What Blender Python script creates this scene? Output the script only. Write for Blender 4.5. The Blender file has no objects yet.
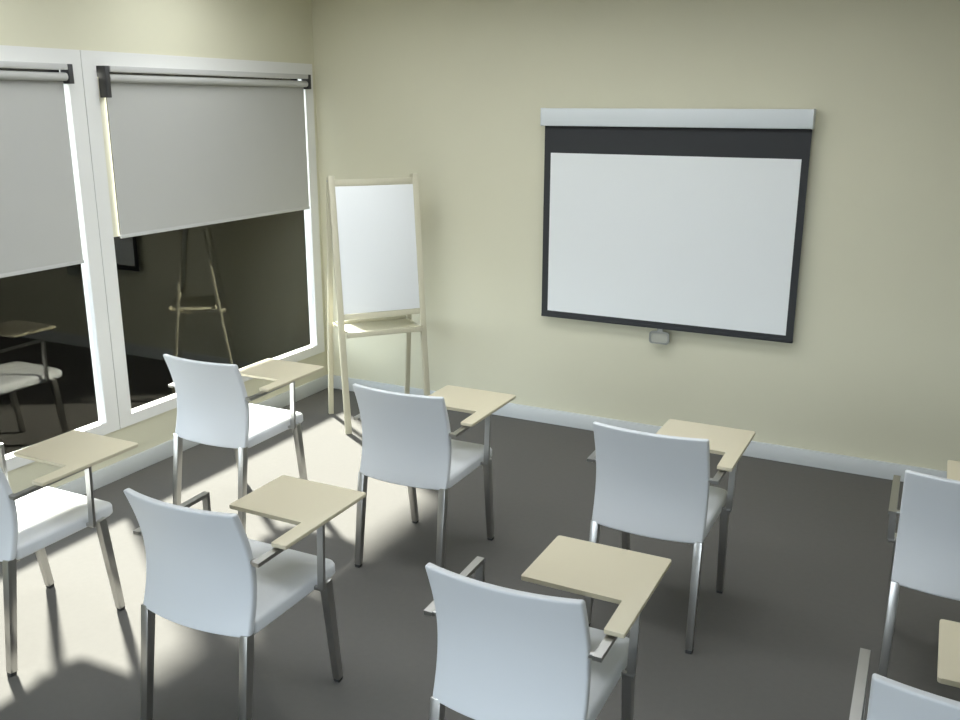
import bpy, bmesh, math
from mathutils import Vector, Matrix

FILL_LAMP = 6.0                     # radiance of the added ceiling fill panels
U = 0.93                       # plan units -> metres
SC = bpy.context.scene
COL = SC.collection

# ------------------------------------------------------------------ materials
def new_mat(name):
    m = bpy.data.materials.new(name); m.use_nodes = True
    nt = m.node_tree
    return m, nt, nt.nodes['Principled BSDF']

def plain(name, col, rough=0.5, metal=0.0, spec=0.5, var=0.0, vscale=8.0, bump=0.0, bscale=200.0, stretch=None, coat=0.0):
    """Principled material with procedural colour variation and surface grain."""
    m, nt, b = new_mat(name)
    b.inputs['Base Color'].default_value = (*col, 1)
    b.inputs['Roughness'].default_value = rough
    b.inputs['Metallic'].default_value = metal
    b.inputs['Specular IOR Level'].default_value = spec
    b.inputs['Coat Weight'].default_value = coat
    tc = nt.nodes.new('ShaderNodeTexCoord')
    src = tc.outputs['Object']
    if stretch:
        mp = nt.nodes.new('ShaderNodeMapping'); mp.inputs['Scale'].default_value = stretch
        nt.links.new(src, mp.inputs['Vector']); src = mp.outputs['Vector']
    if var:
        n = nt.nodes.new('ShaderNodeTexNoise'); n.inputs['Scale'].default_value = vscale
        n.inputs['Detail'].default_value = 4
        nt.links.new(src, n.inputs['Vector'])
        mx = nt.nodes.new('ShaderNodeMix'); mx.data_type = 'RGBA'
        mx.inputs['A'].default_value = (*[c * (1 - var) for c in col], 1)
        mx.inputs['B'].default_value = (*[min(1, c * (1 + var)) for c in col], 1)
        nt.links.new(n.outputs['Fac'], mx.inputs['Factor'])
        nt.links.new(mx.outputs['Result'], b.inputs['Base Color'])
    if bump:
        n2 = nt.nodes.new('ShaderNodeTexNoise'); n2.inputs['Scale'].default_value = bscale
        n2.inputs['Detail'].default_value = 3
        nt.links.new(src, n2.inputs['Vector'])
        bp = nt.nodes.new('ShaderNodeBump'); bp.inputs['Strength'].default_value = bump
        bp.inputs['Distance'].default_value = 0.002
        nt.links.new(n2.outputs['Fac'], bp.inputs['Height'])
        nt.links.new(bp.outputs['Normal'], b.inputs['Normal'])
    return m

def glass_mat():
    m = bpy.data.materials.new('window_glass'); m.use_nodes = True
    nt = m.node_tree; nt.nodes.clear()
    out = nt.nodes.new('ShaderNodeOutputMaterial')
    tr = nt.nodes.new('ShaderNodeBsdfTransparent'); tr.inputs['Color'].default_value = (.96, .97, .96, 1)
    gl = nt.nodes.new('ShaderNodeBsdfGlossy'); gl.inputs['Roughness'].default_value = 0.0; gl.inputs['Color'].default_value = (1.0, .96, .86, 1)
    lw = nt.nodes.new('ShaderNodeLayerWeight'); lw.inputs['Blend'].default_value = 0.5
    pw = nt.nodes.new('ShaderNodeMath'); pw.operation = 'POWER'; pw.inputs[1].default_value = 4.0
    ma = nt.nodes.new('ShaderNodeMath'); ma.operation = 'MULTIPLY_ADD'
    ma.inputs[1].default_value = 0.9; ma.inputs[2].default_value = 0.036
    mx = nt.nodes.new('ShaderNodeMixShader')
    nt.links.new(lw.outputs['Facing'], pw.inputs[0]); nt.links.new(pw.outputs[0], ma.inputs[0])
    nt.links.new(ma.outputs[0], mx.inputs[0]); nt.links.new(tr.outputs[0], mx.inputs[1]); nt.links.new(gl.outputs[0], mx.inputs[2])
    nt.links.new(mx.outputs[0], out.inputs['Surface'])
    return m

M = dict(
    wall=plain('cream_wall_paint', (.640, .620, .480), .75, var=.02, vscale=3, bump=.15, bscale=260, spec=.3),
    ceiling=plain('ceiling_paint', (.78, .77, .72), .85, bump=.1, bscale=220, spec=.2),
    floor=plain('grey_floor_covering', (.131, .126, .117), .9, var=.05, vscale=40, bump=.12, bscale=420, spec=.08),
    white_trim=plain('white_trim_paint', (.58, .60, .60), .45, var=.01, vscale=6, bump=.03, bscale=90),
    frame=plain('white_window_frame', (.72, .72, .70), .35, var=.01, vscale=6, bump=.02, bscale=80),
    glass=glass_mat(),
    blind=plain('grey_blind_fabric', (.45, .45, .43), .8, var=.02, vscale=5, bump=.2, bscale=500, spec=.2),
    hem=plain('grey_blind_hem_bar', (.50, .50, .49), .5, var=.01, vscale=10),
    dark=plain('dark_plastic', (.035, .035, .035), .5, var=.05, vscale=20),
    leather=plain('white_chair_upholstery', (.66, .68, .705), .42, var=.01, vscale=10, bump=.06, bscale=160, spec=.45),
    metal=plain('brushed_steel', (.46, .455, .44), .30, metal=1.0, var=.05, vscale=20, stretch=(1, 1, .05), bump=.05, bscale=250),
    rubber=plain('black_rubber', (.02, .02, .02), .6, var=.05, vscale=30),
    tablet=plain('beige_laminate', (.60, .545, .40), .45, var=.02, vscale=6, bump=.03, bscale=120),
    wood=plain('pale_beige_wood', (.56, .53, .40), .5, var=.05, vscale=14, stretch=(8, 8, .6), bump=.05, bscale=60),
    board=plain('white_board_face', (.84, .86, .87), .4, var=.005, vscale=4, bump=.01, bscale=60),
    case=plain('white_screen_case', (.66, .70, .72), .4, var=.01, vscale=6, bump=.02, bscale=90),
    black=plain('black_screen_border', (.021, .023, .026), .65, var=.04, vscale=12, bump=.1, bscale=300),
    surface=plain('matt_white_projection_surface', (.76, .785, .79), .85, var=.004, vscale=3, bump=.05, bscale=400, spec=.2),
    handle=plain('grey_translucent_plastic', (.26, .27, .25), .3, var=.03, vscale=30),
    web=plain('grey_plastic_web', (.38, .38, .33), .4, var=.03, vscale=30),
    blind_reflection=plain('painted_blind_reflection', (.72, .70, .56), .6, var=.01, vscale=8, bump=.05, bscale=200),  # cream tone painted in for the reflection of the sunlit blind back
)

# ------------------------------------------------------------------ geometry helpers
def bm_box(bm, x0, x1, y0, y1, z0, z1, bev=0.0, seg=2, mat=None):
    r = bmesh.ops.create_cube(bm, size=1.0)
    vs = r['verts']
    c = Vector(((x0 + x1) / 2, (y0 + y1) / 2, (z0 + z1) / 2)); d = (x1 - x0, y1 - y0, z1 - z0)
    for v in vs:
        v.co = Vector((v.co.x * d[0], v.co.y * d[1], v.co.z * d[2])) + c
    if bev:
        es = list({e for v in vs for e in v.link_edges})
        rr = bmesh.ops.bevel(bm, geom=es, offset=bev, segments=seg, profile=.5, affect='EDGES', clamp_overlap=True)
        vs = list({v for f in rr['faces'] for v in f.verts} | {v for v in vs if v.is_valid})
    if mat is not None:
        bmesh.ops.transform(bm, matrix=mat, verts=vs)
    return vs

def bm_prism(bm, pts, z0, z1, bev=0.0, seg=2):
    """polygon in xy extruded in z"""
    lo = [bm.verts.new((x, y, z0)) for x, y in pts]; hi = [bm.verts.new((x, y, z1)) for x, y in pts]
    n = len(pts); fs = [bm.faces.new(lo[::-1]), bm.faces.new(hi)]
    for i in range(n):
        fs.append(bm.faces.new((lo[i], lo[(i + 1) % n], hi[(i + 1) % n], hi[i])))
    if bev:
        es = list(fs[0].edges) + list(fs[1].edges)
        bmesh.ops.bevel(bm, geom=es, offset=bev, segments=seg, profile=.5, affect='EDGES', clamp_overlap=True)

def round_poly(pts, r, n=4):
    """round each corner of a polygon (convex or not) with radius r (number or list)"""
    out = []; N = len(pts)
    for i in range(N):
        p = Vector(pts[i]); a = Vector(pts[i - 1]); b = Vector(pts[(i + 1) % N])
        ri = r[i] if isinstance(r, (list, tuple)) else r
        if ri <= 0: out.append(tuple(p)); continue
        da = (a - p).normalized(); db = (b - p).normalized()
        half = da.angle(db) / 2; t = ri / math.tan(half)
        c = p + (da + db).normalized() * (ri / math.sin(half))
        s = p + da * t - c; e = p + db * t - c
        a0 = math.atan2(s.y, s.x); a1 = math.atan2(e.y, e.x); d = (a1 - a0 + math.pi) % (2 * math.pi) - math.pi
        for k in range(n + 1):
            an = a0 + d * k / n
            out.append((c.x + ri * math.cos(an), c.y + ri * math.sin(an)))
    return out

def bm_bar(bm, a, b, wa, wb, bev=0.003, up=(0, 1, 0)):
    """tapered rectangular bar from a to b; wa/wb = (size along side, size along up-ish) at each end"""
    a = Vector(a); b = Vector(b); d = (b - a).normalized(); u = Vector(up); s = d.cross(u).normalized(); u = s.cross(d).normalized()
    ring = []
    for p, w in ((a, wa), (b, wb)):
        ring.append([bm.verts.new(p + s * (sx * w[0] / 2) + u * (sy * w[1] / 2)) for sx, sy in ((-1, -1), (1, -1), (1, 1), (-1, 1))])
    fs = [bm.faces.new(ring[0][::-1]), bm.faces.new(ring[1])]
    for i in range(4):
        fs.append(bm.faces.new((ring[0][i], ring[0][(i + 1) % 4], ring[1][(i + 1) % 4], ring[1][i])))
    if bev:
        es = list({e for f in fs for e in f.edges})
        bmesh.ops.bevel(bm, geom=es, offset=bev, segments=2, profile=.5, affect='EDGES', clamp_overlap=True)

def bm_sweep(bm, path, w, t, side=(1, 0, 0), bev=0.0):
    """flat bar: width w along `side`, thickness t in the bending plane, mitred along path"""
    side = Vector(side).normalized(); P = [Vector(p) for p in path]; rings = []
    for i, p in enumerate(P):
        d0 = (p - P[i - 1]).normalized() if i else (P[1] - P[0]).normalized()
        d1 = (P[i + 1] - p).normalized() if i < len(P) - 1 else d0
        n0 = side.cross(d0).normalized(); n1 = side.cross(d1).normalized(); n = (n0 + n1).normalized()
        k = t / 2 / max(.3, n.dot(n0))
        rings.append([bm.verts.new(p + side * (sx * w / 2) + n * (sy * k)) for sx, sy in ((-1, -1), (1, -1), (1, 1), (-1, 1))])
    fs = [bm.faces.new(rings[0][::-1]), bm.faces.new(rings[-1])]
    for A, B in zip(rings, rings[1:]):
        for i in range(4):
            fs.append(bm.faces.new((A[i], A[(i + 1) % 4], B[(i + 1) % 4], B[i])))
    if bev:
        es = [e for e in {e for f in fs for e in f.edges} if len(e.link_faces) == 2 and e.calc_face_angle(0) > .6]
        bmesh.ops.bevel(bm, geom=es, offset=bev, segments=2, profile=.5, affect='EDGES', clamp_overlap=True)

def bm_cyl(bm, a, b, r, n=20):
    a = Vector(a); b = Vector(b); d = b - a
    m = Matrix.Translation((a + b) / 2) @ d.to_track_quat('Z', 'Y').to_matrix().to_4x4()
    bmesh.ops.create_cone(bm, cap_ends=True, segments=n, radius1=r, radius2=r, depth=d.length, matrix=m)

def make(name, bm, mat, parent=None, smooth=True, **props):
    bmesh.ops.recalc_face_normals(bm, faces=bm.faces)
    for v in bm.verts: v.co *= U
    me = bpy.data.meshes.new(name); bm.to_mesh(me); bm.free()
    me.materials.append(mat)
    if smooth:
        me.shade_smooth()
        me.set_sharp_from_angle(angle=math.radians(38))
    o = bpy.data.objects.new(name, me); COL.objects.link(o)
    if parent: o.parent = parent
    for k, v in props.items(): o[k] = v
    return o

def empty(name, loc, rz=0.0, **props):
    o = bpy.data.objects.new(name, None); COL.objects.link(o)
    o.location = Vector(loc) * U; o.rotation_euler = (0, 0, rz); o.empty_display_size = .1
    for k, v in props.items(): o[k] = v
    return o

def copy_tree(o, parent=None):
    c = o.copy(); COL.objects.link(c)
    if parent is not None: c.parent = parent
    for ch in [x for x in ALL if x.parent == o]: copy_tree(ch, c)
    return c

def ring_xy(bm, x0, x1, y0, y1, w, z0, z1):
    bm_box(bm, x0, x1, y0, y0 + w, z0, z1); bm_box(bm, x0, x1, y1 - w, y1, z0, z1)
    bm_box(bm, x0, x0 + w, y0 + w, y1 - w, z0, z1); bm_box(bm, x1 - w, x1, y0 + w, y1 - w, z0, z1)

def fill_lamp_mat(strength):  # glow of the added ceiling fill panels
    m, nt, b = new_mat('fill_lamp_diffuser')
    b.inputs['Base Color'].default_value = (.8, .8, .8, 1)
    b.inputs['Emission Color'].default_value = (.93, .97, 1.0, 1); b.inputs['Emission Strength'].default_value = strength
    return m
M['fill_lamp'] = fill_lamp_mat(FILL_LAMP)

S = dict(kind='structure')

# ------------------------------------------------------------------ room shell
RX, RY, RZ = 6.7, -7.7, 2.95          # room spans x 0..RX, y RY..0, z 0..RZ
WT = 0.10
W = -0.012                             # wall faces sit a little behind the skirting fronts
WIN_Y = [(-2.052, -0.030), (-4.074, -2.052)]    # left wall windows
Z0, Z1 = 0.301, 2.43

bm = bmesh.new(); bm_box(bm, -WT, RX + WT, RY - WT, WT, -0.12, 0.0); make('floor', bm, M['floor'], smooth=False, **S)
bm = bmesh.new(); bm_box(bm, -WT, RX + WT, RY - WT, WT, RZ, RZ + .12); ceil = make('ceiling', bm, M['ceiling'], smooth=False, **S)
# fill panels added out of view to brighten the room: steel rim and glowing sheet
for px in (0.90, 2.25, 3.60):
    for py in (-1.45, -2.95):
        bm = bmesh.new(); ring_xy(bm, px - .64, px + .64, py - .34, py + .34, .03, RZ - .012, RZ - .0005)
        rim = make('added_fill_panel', bm, M['white_trim'], ceil)
        bm = bmesh.new(); bm_box(bm, px - .612, px + .612, py - .312, py + .312, RZ - .008, RZ - .002)
        make('fill_diffuser', bm, M['fill_lamp'], rim, smooth=False)
bm = bmesh.new(); bm_box(bm, W - WT, RX + WT, -W, WT, 0, RZ); make('wall_back', bm, M['wall'], smooth=False, **S)
bm = bmesh.new(); bm_box(bm, RX, RX + WT, RY, -W, 0, RZ); make('wall_right', bm, M['wall'], smooth=False, **S)
# left wall: parapet below the windows, lintel above, piers at both ends
bm = bmesh.new()
bm_box(bm, W - WT, W, RY, -W, 0, Z0)
bm_box(bm, W - WT, W, RY, -W, Z1, RZ)
bm_box(bm, W - WT, W, WIN_Y[0][1], -W, Z0, Z1)
bm_box(bm, W - WT, W, RY, WIN_Y[-1][0], Z0, Z1)
make('wall_left', bm, M['wall'], smooth=False, **S)
# rear wall (behind the camera) with three tall windows
RW = [(0.6, 2.3), (2.55, 4.25), (4.5, 6.2)]
RZ0, RZ1 = 0.12, 2.6
bm = bmesh.new()
bm_box(bm, 0, RX, RY - WT, RY, 0, RZ0); bm_box(bm, 0, RX, RY - WT, RY, RZ1, RZ)
xs = [0.0] + [v for w in RW for v in w] + [RX]
for i in range(0, len(xs), 2): bm_box(bm, xs[i], xs[i + 1], RY - WT, RY, RZ0, RZ1)
make('wall_rear', bm, M['wall'], smooth=False, **S)

def baseboard(name, a, b, axis):
    bm = bmesh.new(); T, H = .018, .104
    if axis == 'back': bm_box(bm, a, b, -W - T - .0, -W, 0, H, .003)
    if axis == 'left': bm_box(bm, W, W + T, a, b, 0, H, .003)
    if axis == 'right': bm_box(bm, RX - T, RX, a, b, 0, H, .003)
    if axis == 'rear': bm_box(bm, a, b, RY, RY + T, 0, H, .003)
    make(name, bm, M['white_trim'], **S)
baseboard('baseboard_back', W, RX, 'back'); baseboard('baseboard_left', RY, -W, 'left')
baseboard('baseboard_right', RY, -W, 'right')

def ring_prism(bm, y0, y1, z0, z1, wl, wr, wb, wt, x0, x1, bev):
    """one rectangular frame (four mitred members) in the yz plane between x0 and x1"""
    O = [(y0, z0), (y1, z0), (y1, z1), (y0, z1)]; I = [(y0 + wl, z0 + wb), (y1 - wr, z0 + wb), (y1 - wr, z1 - wt), (y0 + wl, z1 - wt)]
    vs = {}
    for k, X in (('a', x0), ('b', x1)):
        for n, L in (('o', O), ('i', I)):
            vs[k + n] = [bm.verts.new((X, y, z)) for y, z in L]
    fr = []
    for i in range(4):
        j = (i + 1) % 4
        for quad in ((vs['bo'][i], vs['bo'][j], vs['bi'][j], vs['bi'][i]), (vs['ao'][j], vs['ao'][i], vs['ai'][i], vs['ai'][j]),
                     (vs['bo'][j], vs['bo'][i], vs['ao'][i], vs['ao'][j]), (vs['bi'][i], vs['bi'][j], vs['ai'][j], vs['ai'][i])):
            fr.append(bm.faces.new(quad))
    if bev:
        es = [e for e in {e for f in fr for e in f.edges} if e.calc_face_angle(0) > .6]
        bmesh.ops.bevel(bm, geom=es, offset=bev, segments=2, profile=.5, affect='EDGES')

for i, (y0, y1) in enumerate(WIN_Y):
    bm = bmesh.new()
    g = .0022                                            # hairline seam between neighbouring frames
    ring_prism(bm, y0 + g, y1 - g, Z0, Z1, .093, .091, .068, .075, W - .050, 0.002, .003)
    w = make('window_%d' % (i + 1), bm, M['frame'], **S)
    bm = bmesh.new(); bm_box(bm, -.0345, -.0315, y0 + .085, y1 - .085, Z0 + .06, Z1 - .07)
    make('glass_pane', bm, M['glass'], w, smooth=False)
for i, (x0, x1) in enumerate(RW):
    bm = bmesh.new()
    ring_prism(bm, x0, x1, RZ0, RZ1, .07, .07, .07, .07, -.04, .04, .003)
    bm_box(bm, -.03, .03, (x0 + x1) / 2 - .03, (x0 + x1) / 2 + .03, RZ0 + .06, RZ1 - .06)
    bmesh.ops.transform(bm, matrix=Matrix.Translation((0, RY - .04, 0)) @ Matrix(((0, 1, 0, 0), (1, 0, 0, 0), (0, 0, 1, 0), (0, 0, 0, 1))), verts=bm.verts)
    w = make('window_%d' % (i + 3), bm, M['frame'], **S)
    bm = bmesh.new(); bm_box(bm, x0 + .06, x1 - .06, RY - .0415, RY - .0385, RZ0 + .06, RZ1 - .06)
    make('glass_pane', bm, M['glass'], w, smooth=False)

# ------------------------------------------------------------------ roller blinds
def blind(y0, y1, zb, label):
    r = empty('roller_blind', (0, (y0 + y1) / 2, zb), label=label, category='blind', group='roller blinds on the left wall')
    c = (y0 + y1) / 2; h = y1 - y0; zt = 2.325 - zb; X = .002
    bm = bmesh.new(); fz = zt - .035
    bm_box(bm, X - .0012, X + .0012, -h / 2, h / 2, .016, fz)
    make('blind_fabric', bm, M['blind'], r, smooth=False)
    bm = bmesh.new(); bm_box(bm, X - .006, X + .006, -h / 2 - .003, h / 2 + .003, 0, .020, .003)
    make('hem_bar', bm, M['hem'], r)
    bm = bmesh.new(); bm_cyl(bm, (X + .023, -h / 2, zt - .035), (X + .023, h / 2, zt - .035), .021, 28)
    make('roller_tube', bm, M['blind'], r)
    for s in (-1, 1):
        bm = bmesh.new(); a, b = sorted((s * (h / 2 + .004), s * (h / 2 + .034)))
        bm_box(bm, X - .018, X + .046, a, b, zt - (.138 if s < 0 else .070), zt + .029, .003)
        make('bracket', bm, M['dark'], r)
    bm = bmesh.new(); bm_box(bm, X - .030, X + .048, -h / 2, h / 2, zt + .0, zt + .029, .002)
    make('head_rail', bm, M['hem'], r)
    bm = bmesh.new(); bm_box(bm, X - .018, X - .012, -h / 2 - .049, -h / 2 + .004, .012, zt - .030, .001)  # added opaque band: blocks the sun leak, coloured as the mirrored blind back
    make('reflection_band', bm, M['blind_reflection'], r, label='added cream band painted as the blind back reflected in the glass')
    return r
blind(-1.905, -0.146, 1.410, 'grey roller blind half lowered over the window nearest the easel')
blind(-3.950, -2.182, 1.308, 'grey roller blind hanging lower, over the window cut by the left edge of the photo')

# ------------------------------------------------------------------ projection screen on the back wall
Yw = -W
ps = empty('projection_screen', (2.645, Yw, .72), label='wide pull-down projection screen with black border and white case on cream wall', category='projection screen')
def P(bm): bmesh.ops.translate(bm, vec=(-2.645, -Yw, -.72), verts=bm.verts)
bm = bmesh.new(); bm_box(bm, 1.813, 3.468, -.078, -.002, 2.023, 2.131, .005); P(bm)
case = make('screen_case', bm, M['case'], ps)
for xa in (1.95, 3.25):
    bm = bmesh.new(); bm_box(bm, xa, xa + .09, -.002, Yw, 2.03, 2.12, .001); P(bm); make('wall_mount', bm, M['metal'], ps)
for x0, x1 in ((1.809, 1.817), (3.464, 3.472)):
    bm = bmesh.new(); bm_box(bm, x0, x1, -.079, -.002, 2.021, 2.133, .003); P(bm); make('end_cap', bm, M['case'], case)
bm = bmesh.new(); bm_box(bm, 1.829, 3.466, -.0455, -.043, .786, 2.03); P(bm)
fab = make('screen_fabric', bm, M['black'], ps, smooth=False, label='black border of the screen')
bm = bmesh.new(); bm_box(bm, 1.874, 3.423, -.0475, -.0454, .819, 1.854); P(bm)
make('projection_surface', bm, M['surface'], fab, smooth=False, label='white projection surface')
bm = bmesh.new(); bm_box(bm, 1.829, 3.467, -.052, -.036, .775, .796, .004); P(bm)
make('bottom_bar', bm, M['black'], ps)
# pull handle: rounded ring with a thin web, hung from the bar
bm = bmesh.new()
ho = round_poly([(2.584, .676), (2.716, .676), (2.716, .757), (2.584, .757)], .022, 5)
hi = round_poly([(2.596, .688), (2.704, .688), (2.704, .745), (2.596, .745)], .014, 5)
def ringxz(bm, O, I, y0, y1):
    v = [[bm.verts.new((x, y, z)) for x, z in L] for y in (y0, y1) for L in (O, I)]
    n = len(O)
    for i in range(n):
        j = (i + 1) % n
        bm.faces.new((v[0][i], v[0][j], v[1][j], v[1][i])); bm.faces.new((v[2][j], v[2][i], v[3][i], v[3][j]))
        bm.faces.new((v[0][j], v[0][i], v[2][i], v[2][j])); bm.faces.new((v[1][i], v[1][j], v[3][j], v[3][i]))
ringxz(bm, ho, hi, -.051, -.037)
bm_box(bm, 2.632, 2.672, -.048, -.040, .750, .779, .002)
P(bm); hd = make('pull_handle', bm, M['handle'], ps, label='grey rounded pull handle')
bm = bmesh.new(); bm_box(bm, 2.594, 2.706, -.046, -.042, .686, .747); P(bm); make('grip_web', bm, M['web'], hd, smooth=False)

# ------------------------------------------------------------------ flip chart easel
TH = 0.879; EH = 1.706; ED = .204; ER = .469
ea = empty('flip_chart_easel', (.761, -.821, 0), TH, label='pale wooden flip chart easel with white board and tray, standing in the corner', category='easel')
fy = lambda z: ED * z / EH                                 # front plane depth at height z
ry = lambda z: ER + (ED + .045 - ER) * z / EH              # rear plane
for u0, u1 in ((-.020, .021), (.556, .596)):
    uc = (u0 + u1) / 2; bm = bmesh.new()
    bm_bar(bm, (uc, fy(0), 0), (uc, fy(EH), EH), (u1 - u0, .026), (u1 - u0, .026), .002)
    bmesh.ops.bisect_plane(bm, geom=list(bm.verts) + list(bm.edges) + list(bm.faces), plane_co=(0, 0, .0005), plane_no=(0, 0, -1), clear_outer=True)
    make('front_post', bm, M['wood'], ea)
    bm = bmesh.new()
    bm_bar(bm, (uc, ry(0), 0), (uc, ry(EH - .012), EH - .012), (.034, .024), (.034, .024), .002)
    bmesh.ops.bisect_plane(bm, geom=list(bm.verts) + list(bm.edges) + list(bm.faces), plane_co=(0, 0, .0005), plane_no=(0, 0, -1), clear_outer=True)
    make('rear_post', bm, M['wood'], ea)
    bm = bmesh.new(); bm_cyl(bm, (u0 - .004, ED + .02, EH - .035), (u1 + .004, ED + .02, EH - .035), .007, 14)
    make('hinge_bolt', bm, M['metal'], ea)
def lean(bm, z0):                                          # lay a piece built upright into the leaning front plane
    a = -math.atan2(ED, EH)
    bmesh.ops.transform(bm, matrix=Matrix.Translation((0, fy(z0), z0)) @ Matrix.Rotation(a, 4, 'X'), verts=bm.verts)
bm = bmesh.new(); bm_box(bm, .021, .556, -.010, .012, 0, .040, .002); lean(bm, 1.640); make('crossbar', bm, M['wood'], ea)
bm = bmesh.new(); bm_box(bm, .0215, .5555, -.011, .007, 0, .836, .0015); lean(bm, .806); make('board', bm, M['board'], ea, label='white board')
bm = bmesh.new(); bm_box(bm, .021, .556, -.010, .012, 0, .036, .002); lean(bm, .768); make('crossbar', bm, M['wood'], ea)
# tray: shallow shelf carried between front and rear posts, with a raised lip
TZ = .672
bm = bmesh.new(); bm_box(bm, .0335, .5435, .030, .345, TZ, TZ + .010, .001); tr = make('tray', bm, M['wood'], ea)
bm = bmesh.new(); bm_box(bm, .0215, .5555, .016, .030, TZ - .012, TZ + .024, .002); make('tray_lip', bm, M['wood'], tr)
for u0, u1 in ((.0215, .0335), (.5435, .5555)):
    bm = bmesh.new(); bm_box(bm, u0, u1, .016, .425, TZ - .014, TZ + .013, .002); make('side_rail', bm, M['wood'], tr)
bm = bmesh.new(); bm_box(bm, .0335, .5435, .345, .357, TZ - .004, TZ + .030, .002); make('rear_rail', bm, M['wood'], tr)

# ------------------------------------------------------------------ chairs with a writing tablet
def back_y(x, z):
    """rear face of the recurved backrest"""
    t = (z - .462) / (.914 - .462)
    prof = -.240 - .032 * t + .052 * math.sin(math.pi * min(1, max(0, t)) ** .95)
    return prof - .036 * (1 - (x / .235) ** 2)

def build_chair():
    r = empty('tablet_arm_chair', (0, 0, 0))
    # --- backrest shell: grid front and rear faces, closed, edges rounded by bevel
    bm = bmesh.new(); NX, NZ, TK = 14, 16, .030
    def sheet(off):
        g = []
        for j in range(NZ + 1):
            z = .462 + (.914 - .462) * j / NZ; row = []
            for i in range(NX + 1):
                x = -.235 + .47 * i / NX
                row.append(bm.verts.new((x, back_y(x, z) + off, z)))
            g.append(row)
        return g
    A, B = sheet(0), sheet(TK)
    for G in (A, B):
        for j in range(NZ):
            for i in range(NX): bm.faces.new((G[j][i], G[j][i + 1], G[j + 1][i + 1], G[j + 1][i]))
    per = [(0, i) for i in range(NX)] + [(j, NX) for j in range(NZ)] + [(NZ, i) for i in range(NX, 0, -1)] + [(j, 0) for j in range(NZ, 0, -1)]
    for k in range(len(per)):
        (a, b), (c, d) = per[k], per[(k + 1) % len(per)]
        bm.faces.new((A[a][b], A[c][d], B[c][d], B[a][b]))
    bmesh.ops.recalc_face_normals(bm, faces=bm.faces)
    es = [e for e in bm.edges if e.calc_face_angle(0) > .8]
    bmesh.ops.bevel(bm, geom=es, offset=.0085, segments=4, profile=.5, affect='EDGES', clamp_overlap=True)
    make('backrest', bm, M['leather'], r)
    # --- seat cushion: rounded plan, domed top, soft rim
    plan = round_poly([(-.229, -.205), (.229, -.205), (.229, .298), (-.229, .298)], [.02, .02, .05, .05], 6)
    bm = bmesh.new()
    rings = []
    for inset, z in ((.016, .448), (.006, .4505), (.0, .458), (.0, .490), (.004, .499), (.013, .505), (.045, .509), (.10, .511), (.16, .512)):
        cx, cy = 0, .0465; ring = []
        for x, y in plan:
            ring.append(bm.verts.new((cx + (x - cx) * (1 - inset / .229), cy + (y - cy) * (1 - inset / .2515), z - .006 * max(0, (y - .21) / .09) ** 2 * (z > .48))))
        rings.append(ring)
    n = len(plan)
    for a, b in zip(rings, rings[1:]):
        for i in range(n): bm.faces.new((a[i], a[(i + 1) % n], b[(i + 1) % n], b[i]))
    bm.faces.new(rings[0][::-1]); bm.faces.new(rings[-1])
    make('seat', bm, M['leather'], r)
    # --- steel under-frame
    bm = bmesh.new()
    for s in (-1, 1): bm_box(bm, *(sorted((s * .150, s * .175))), -.19, .20, .428, .4485, .002)
    for y in (-.19, .17): bm_box(bm, -.20, .20, y, y + .022, .432, .4480, .002)
    make('seat_frame', bm, M['metal'], r)
    # --- legs, each with a black foot cap
    for s in (-1, 1):
        for top, foot in (((s * .230, .200, .462), (s * .223, .262, .0)), ((s * .218, -.226, .470), (s * .222, -.288, .0))):
            f = Vector(foot); t = Vector(top); k = .014 / (t.z)
            m = f.lerp(t, k)
            bm = bmesh.new(); bm_bar(bm, m, t, (.029, .030), (.034, .038), .002); lg = make('leg', bm, M['metal'], r)
            bm = bmesh.new(); bm_bar(bm, f, m, (.025, .026), (.025, .026), .001)
            for v in bm.verts: v.co.z = max(0, v.co.z)
            make('foot_cap', bm, M['rubber'], lg)
    # --- armrests: flat steel bar, elbow to the back, post down to the seat rail
    for s in (-1, 1):
        bm = bmesh.new(); X = s * .264; zt = .7315
        bm_sweep(bm, [(s * .260, -.210, .7235), (X, .142, zt), (s * .258, .136, .468)], .026, .014, bev=.0015)
        bm_box(bm, *sorted((s * .226, s * .2500)), -.204, -.184, .717, .730, .0012)
        bm_box(bm, *sorted((s * .222, s * .268)), .129, .143, .458, .472, .0015)
        make('armrest', bm, M['metal'], r)
    # --- L-shaped writing tablet on the right armrest
    pts = [(-.088, .066), (.242, .066), (.242, -.107), (.303, -.107), (.303, .384), (-.088, .384)]
    pts = round_poly(pts, [.010, .006, .006, .006, .010, .010], 4)
    bm = bmesh.new(); bm_prism(bm, pts, .7388, .7535, .002)
    make('writing_tablet', bm, M['tablet'], r)
    return r

chair = build_chair()
ALL = list(bpy.data.objects)
spots = [
    (0.936, -2.072, .014, 'white tablet-arm chair beside the window, at the window end of the front row'),
    (2.103, -2.064, .012, 'white tablet-arm chair in front of the easel, second from the window in the front row'),
    (3.274, -2.062, .008, 'white tablet-arm chair below the projection screen, third from the window in the front row'),
    (4.435, -2.045, .012, 'white tablet-arm chair at the right edge of the photo, last in the front row'),
    (0.956, -3.428, .014, 'white tablet-arm chair cut by the left edge of the photo, back row by the window'),
    (2.118, -3.422, .014, 'white tablet-arm chair in the back row, right behind the chair by the easel'),
    (3.281, -3.418, .012, 'white tablet-arm chair in the back row, right behind the chair below the screen'),
    (4.446, -3.415, .012, 'white tablet-arm chair at the bottom right corner, last in the back row'),
]
for i, (x, y, a, lab) in enumerate(spots):
    c = chair if i == 0 else copy_tree(chair)
    c.location = (x * U, y * U, 0); c.rotation_euler = (0, 0, a)
    c['label'] = lab; c['category'] = 'chair'; c['group'] = 'white chairs with writing tablets'

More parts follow.
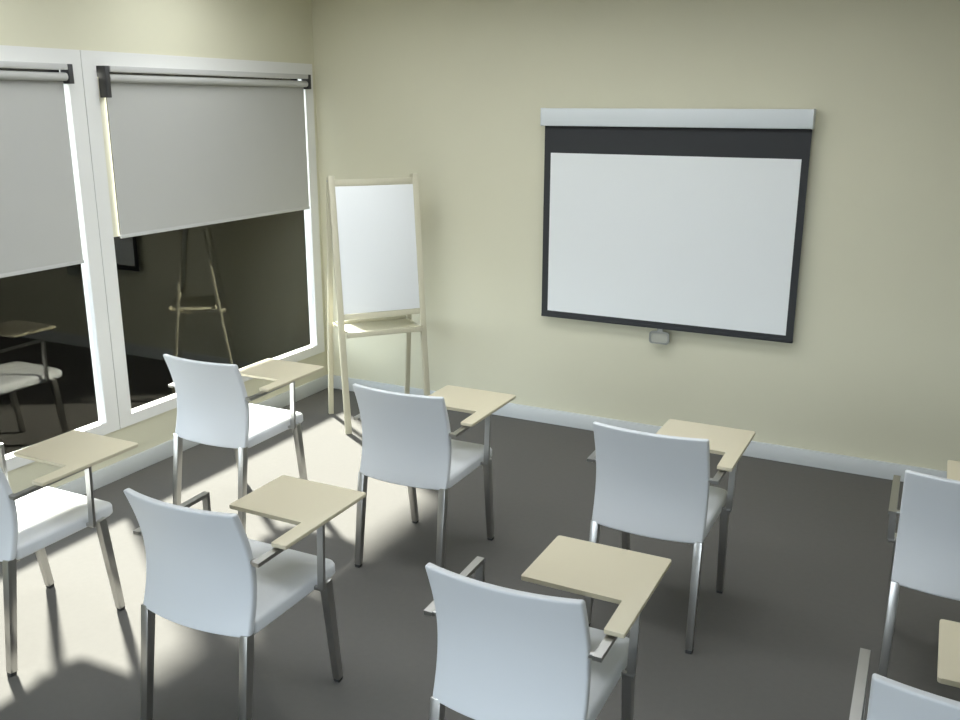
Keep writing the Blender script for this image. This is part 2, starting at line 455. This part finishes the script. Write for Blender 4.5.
# ------------------------------------------------------------------ light
sd = bpy.data.lights.new('sun', 'SUN'); so = bpy.data.objects.new('sun', sd); COL.objects.link(so)
so.rotation_euler = Vector((1, -.63, -.785)).to_track_quat('-Z', 'Y').to_euler()
sd.energy = 33.5; sd.angle = math.radians(4.0); sd.color = (1.0, .985, .91)

SKY, SKY_DARK = 9.0, .01
wd = bpy.data.worlds.new('sky'); SC.world = wd; wd.use_nodes = True
nt = wd.node_tree; bg = nt.nodes['Background']
tc = nt.nodes.new('ShaderNodeTexCoord'); sp = nt.nodes.new('ShaderNodeSeparateXYZ')
rp = nt.nodes.new('ShaderNodeValToRGB')          # dark ground, pale horizon, bluer zenith
nt.links.new(tc.outputs['Generated'], sp.inputs[0]); nt.links.new(sp.outputs['Z'], rp.inputs['Fac'])
e = rp.color_ramp.elements
e[0].position = 0.0; e[0].color = (.004, .004, .004, 1)
e[1].position = 0.06; e[1].color = (.86, .93, 1.0, 1)
x = rp.color_ramp.elements.new(.02); x.color = (.006, .006, .006, 1)
x = rp.color_ramp.elements.new(1.0); x.color = (.50, .70, 1.0, 1)
mr = nt.nodes.new('ShaderNodeMapRange')           # sky shaped for the lighting: dimmed on the window side, bright at the rear
mr.inputs['From Min'].default_value = .20; mr.inputs['From Max'].default_value = .80
mr.inputs['To Min'].default_value = SKY_DARK; mr.inputs['To Max'].default_value = 1.0
ng = nt.nodes.new('ShaderNodeMath'); ng.operation = 'MULTIPLY'; ng.inputs[1].default_value = -1.0
nt.links.new(sp.outputs['Y'], ng.inputs[0]); nt.links.new(ng.outputs[0], mr.inputs['Value'])
ms = nt.nodes.new('ShaderNodeMath'); ms.operation = 'MULTIPLY'; ms.inputs[1].default_value = SKY
nt.links.new(mr.outputs['Result'], ms.inputs[0])
nt.links.new(rp.outputs['Color'], bg.inputs['Color']); nt.links.new(ms.outputs[0], bg.inputs['Strength'])

def portal(name, loc, rot, sx, sy):
    l = bpy.data.lights.new(name, 'AREA'); l.shape = 'RECTANGLE'; l.size = sx * U; l.size_y = sy * U
    l.cycles.is_portal = True
    o = bpy.data.objects.new(name, l); COL.objects.link(o); o.location = Vector(loc) * U; o.rotation_euler = rot
for x0, x1 in RW: portal('sky_portal', ((x0 + x1) / 2, RY - .12, (RZ0 + RZ1) / 2), (math.radians(90), 0, 0), x1 - x0, RZ1 - RZ0)
for y0, y1 in WIN_Y: portal('sky_portal', (-.13, (y0 + y1) / 2, (Z0 + Z1) / 2), (math.radians(90), 0, math.radians(-90)), y1 - y0, Z1 - Z0)

# ------------------------------------------------------------------ camera
K = .8611
cam = bpy.data.cameras.new('camera'); co = bpy.data.objects.new('camera', cam); COL.objects.link(co)
cam.sensor_width = 36.0; cam.lens = 933.128 * 36 / 960; cam.clip_start = .05
yaw, pitch, roll = -.4721, .2681, .0015
cy, sy, cp, spp = math.cos(yaw), math.sin(yaw), math.cos(pitch), math.sin(pitch)
f = Vector((sy * cp, cy * cp, -spp)); r = Vector((cy, -sy, 0)); u = r.cross(f)
c, s = math.cos(roll), math.sin(roll)
r2 = c * r + s * u; u2 = -s * r + c * u
m = Matrix((r2, u2, -f)).transposed().to_4x4(); m.translation = Vector((4.951, -6.6484, 2.5061)) * K * U
co.matrix_world = m
SC.camera = co

vs = SC.view_settings
vs.view_transform = 'Standard'; vs.look = 'None'; vs.gamma = 1.0; vs.use_curve_mapping = False
vs.exposure = 0.0
SC.cycles.max_bounces = 10; SC.cycles.diffuse_bounces = 6; SC.cycles.transparent_max_bounces = 12
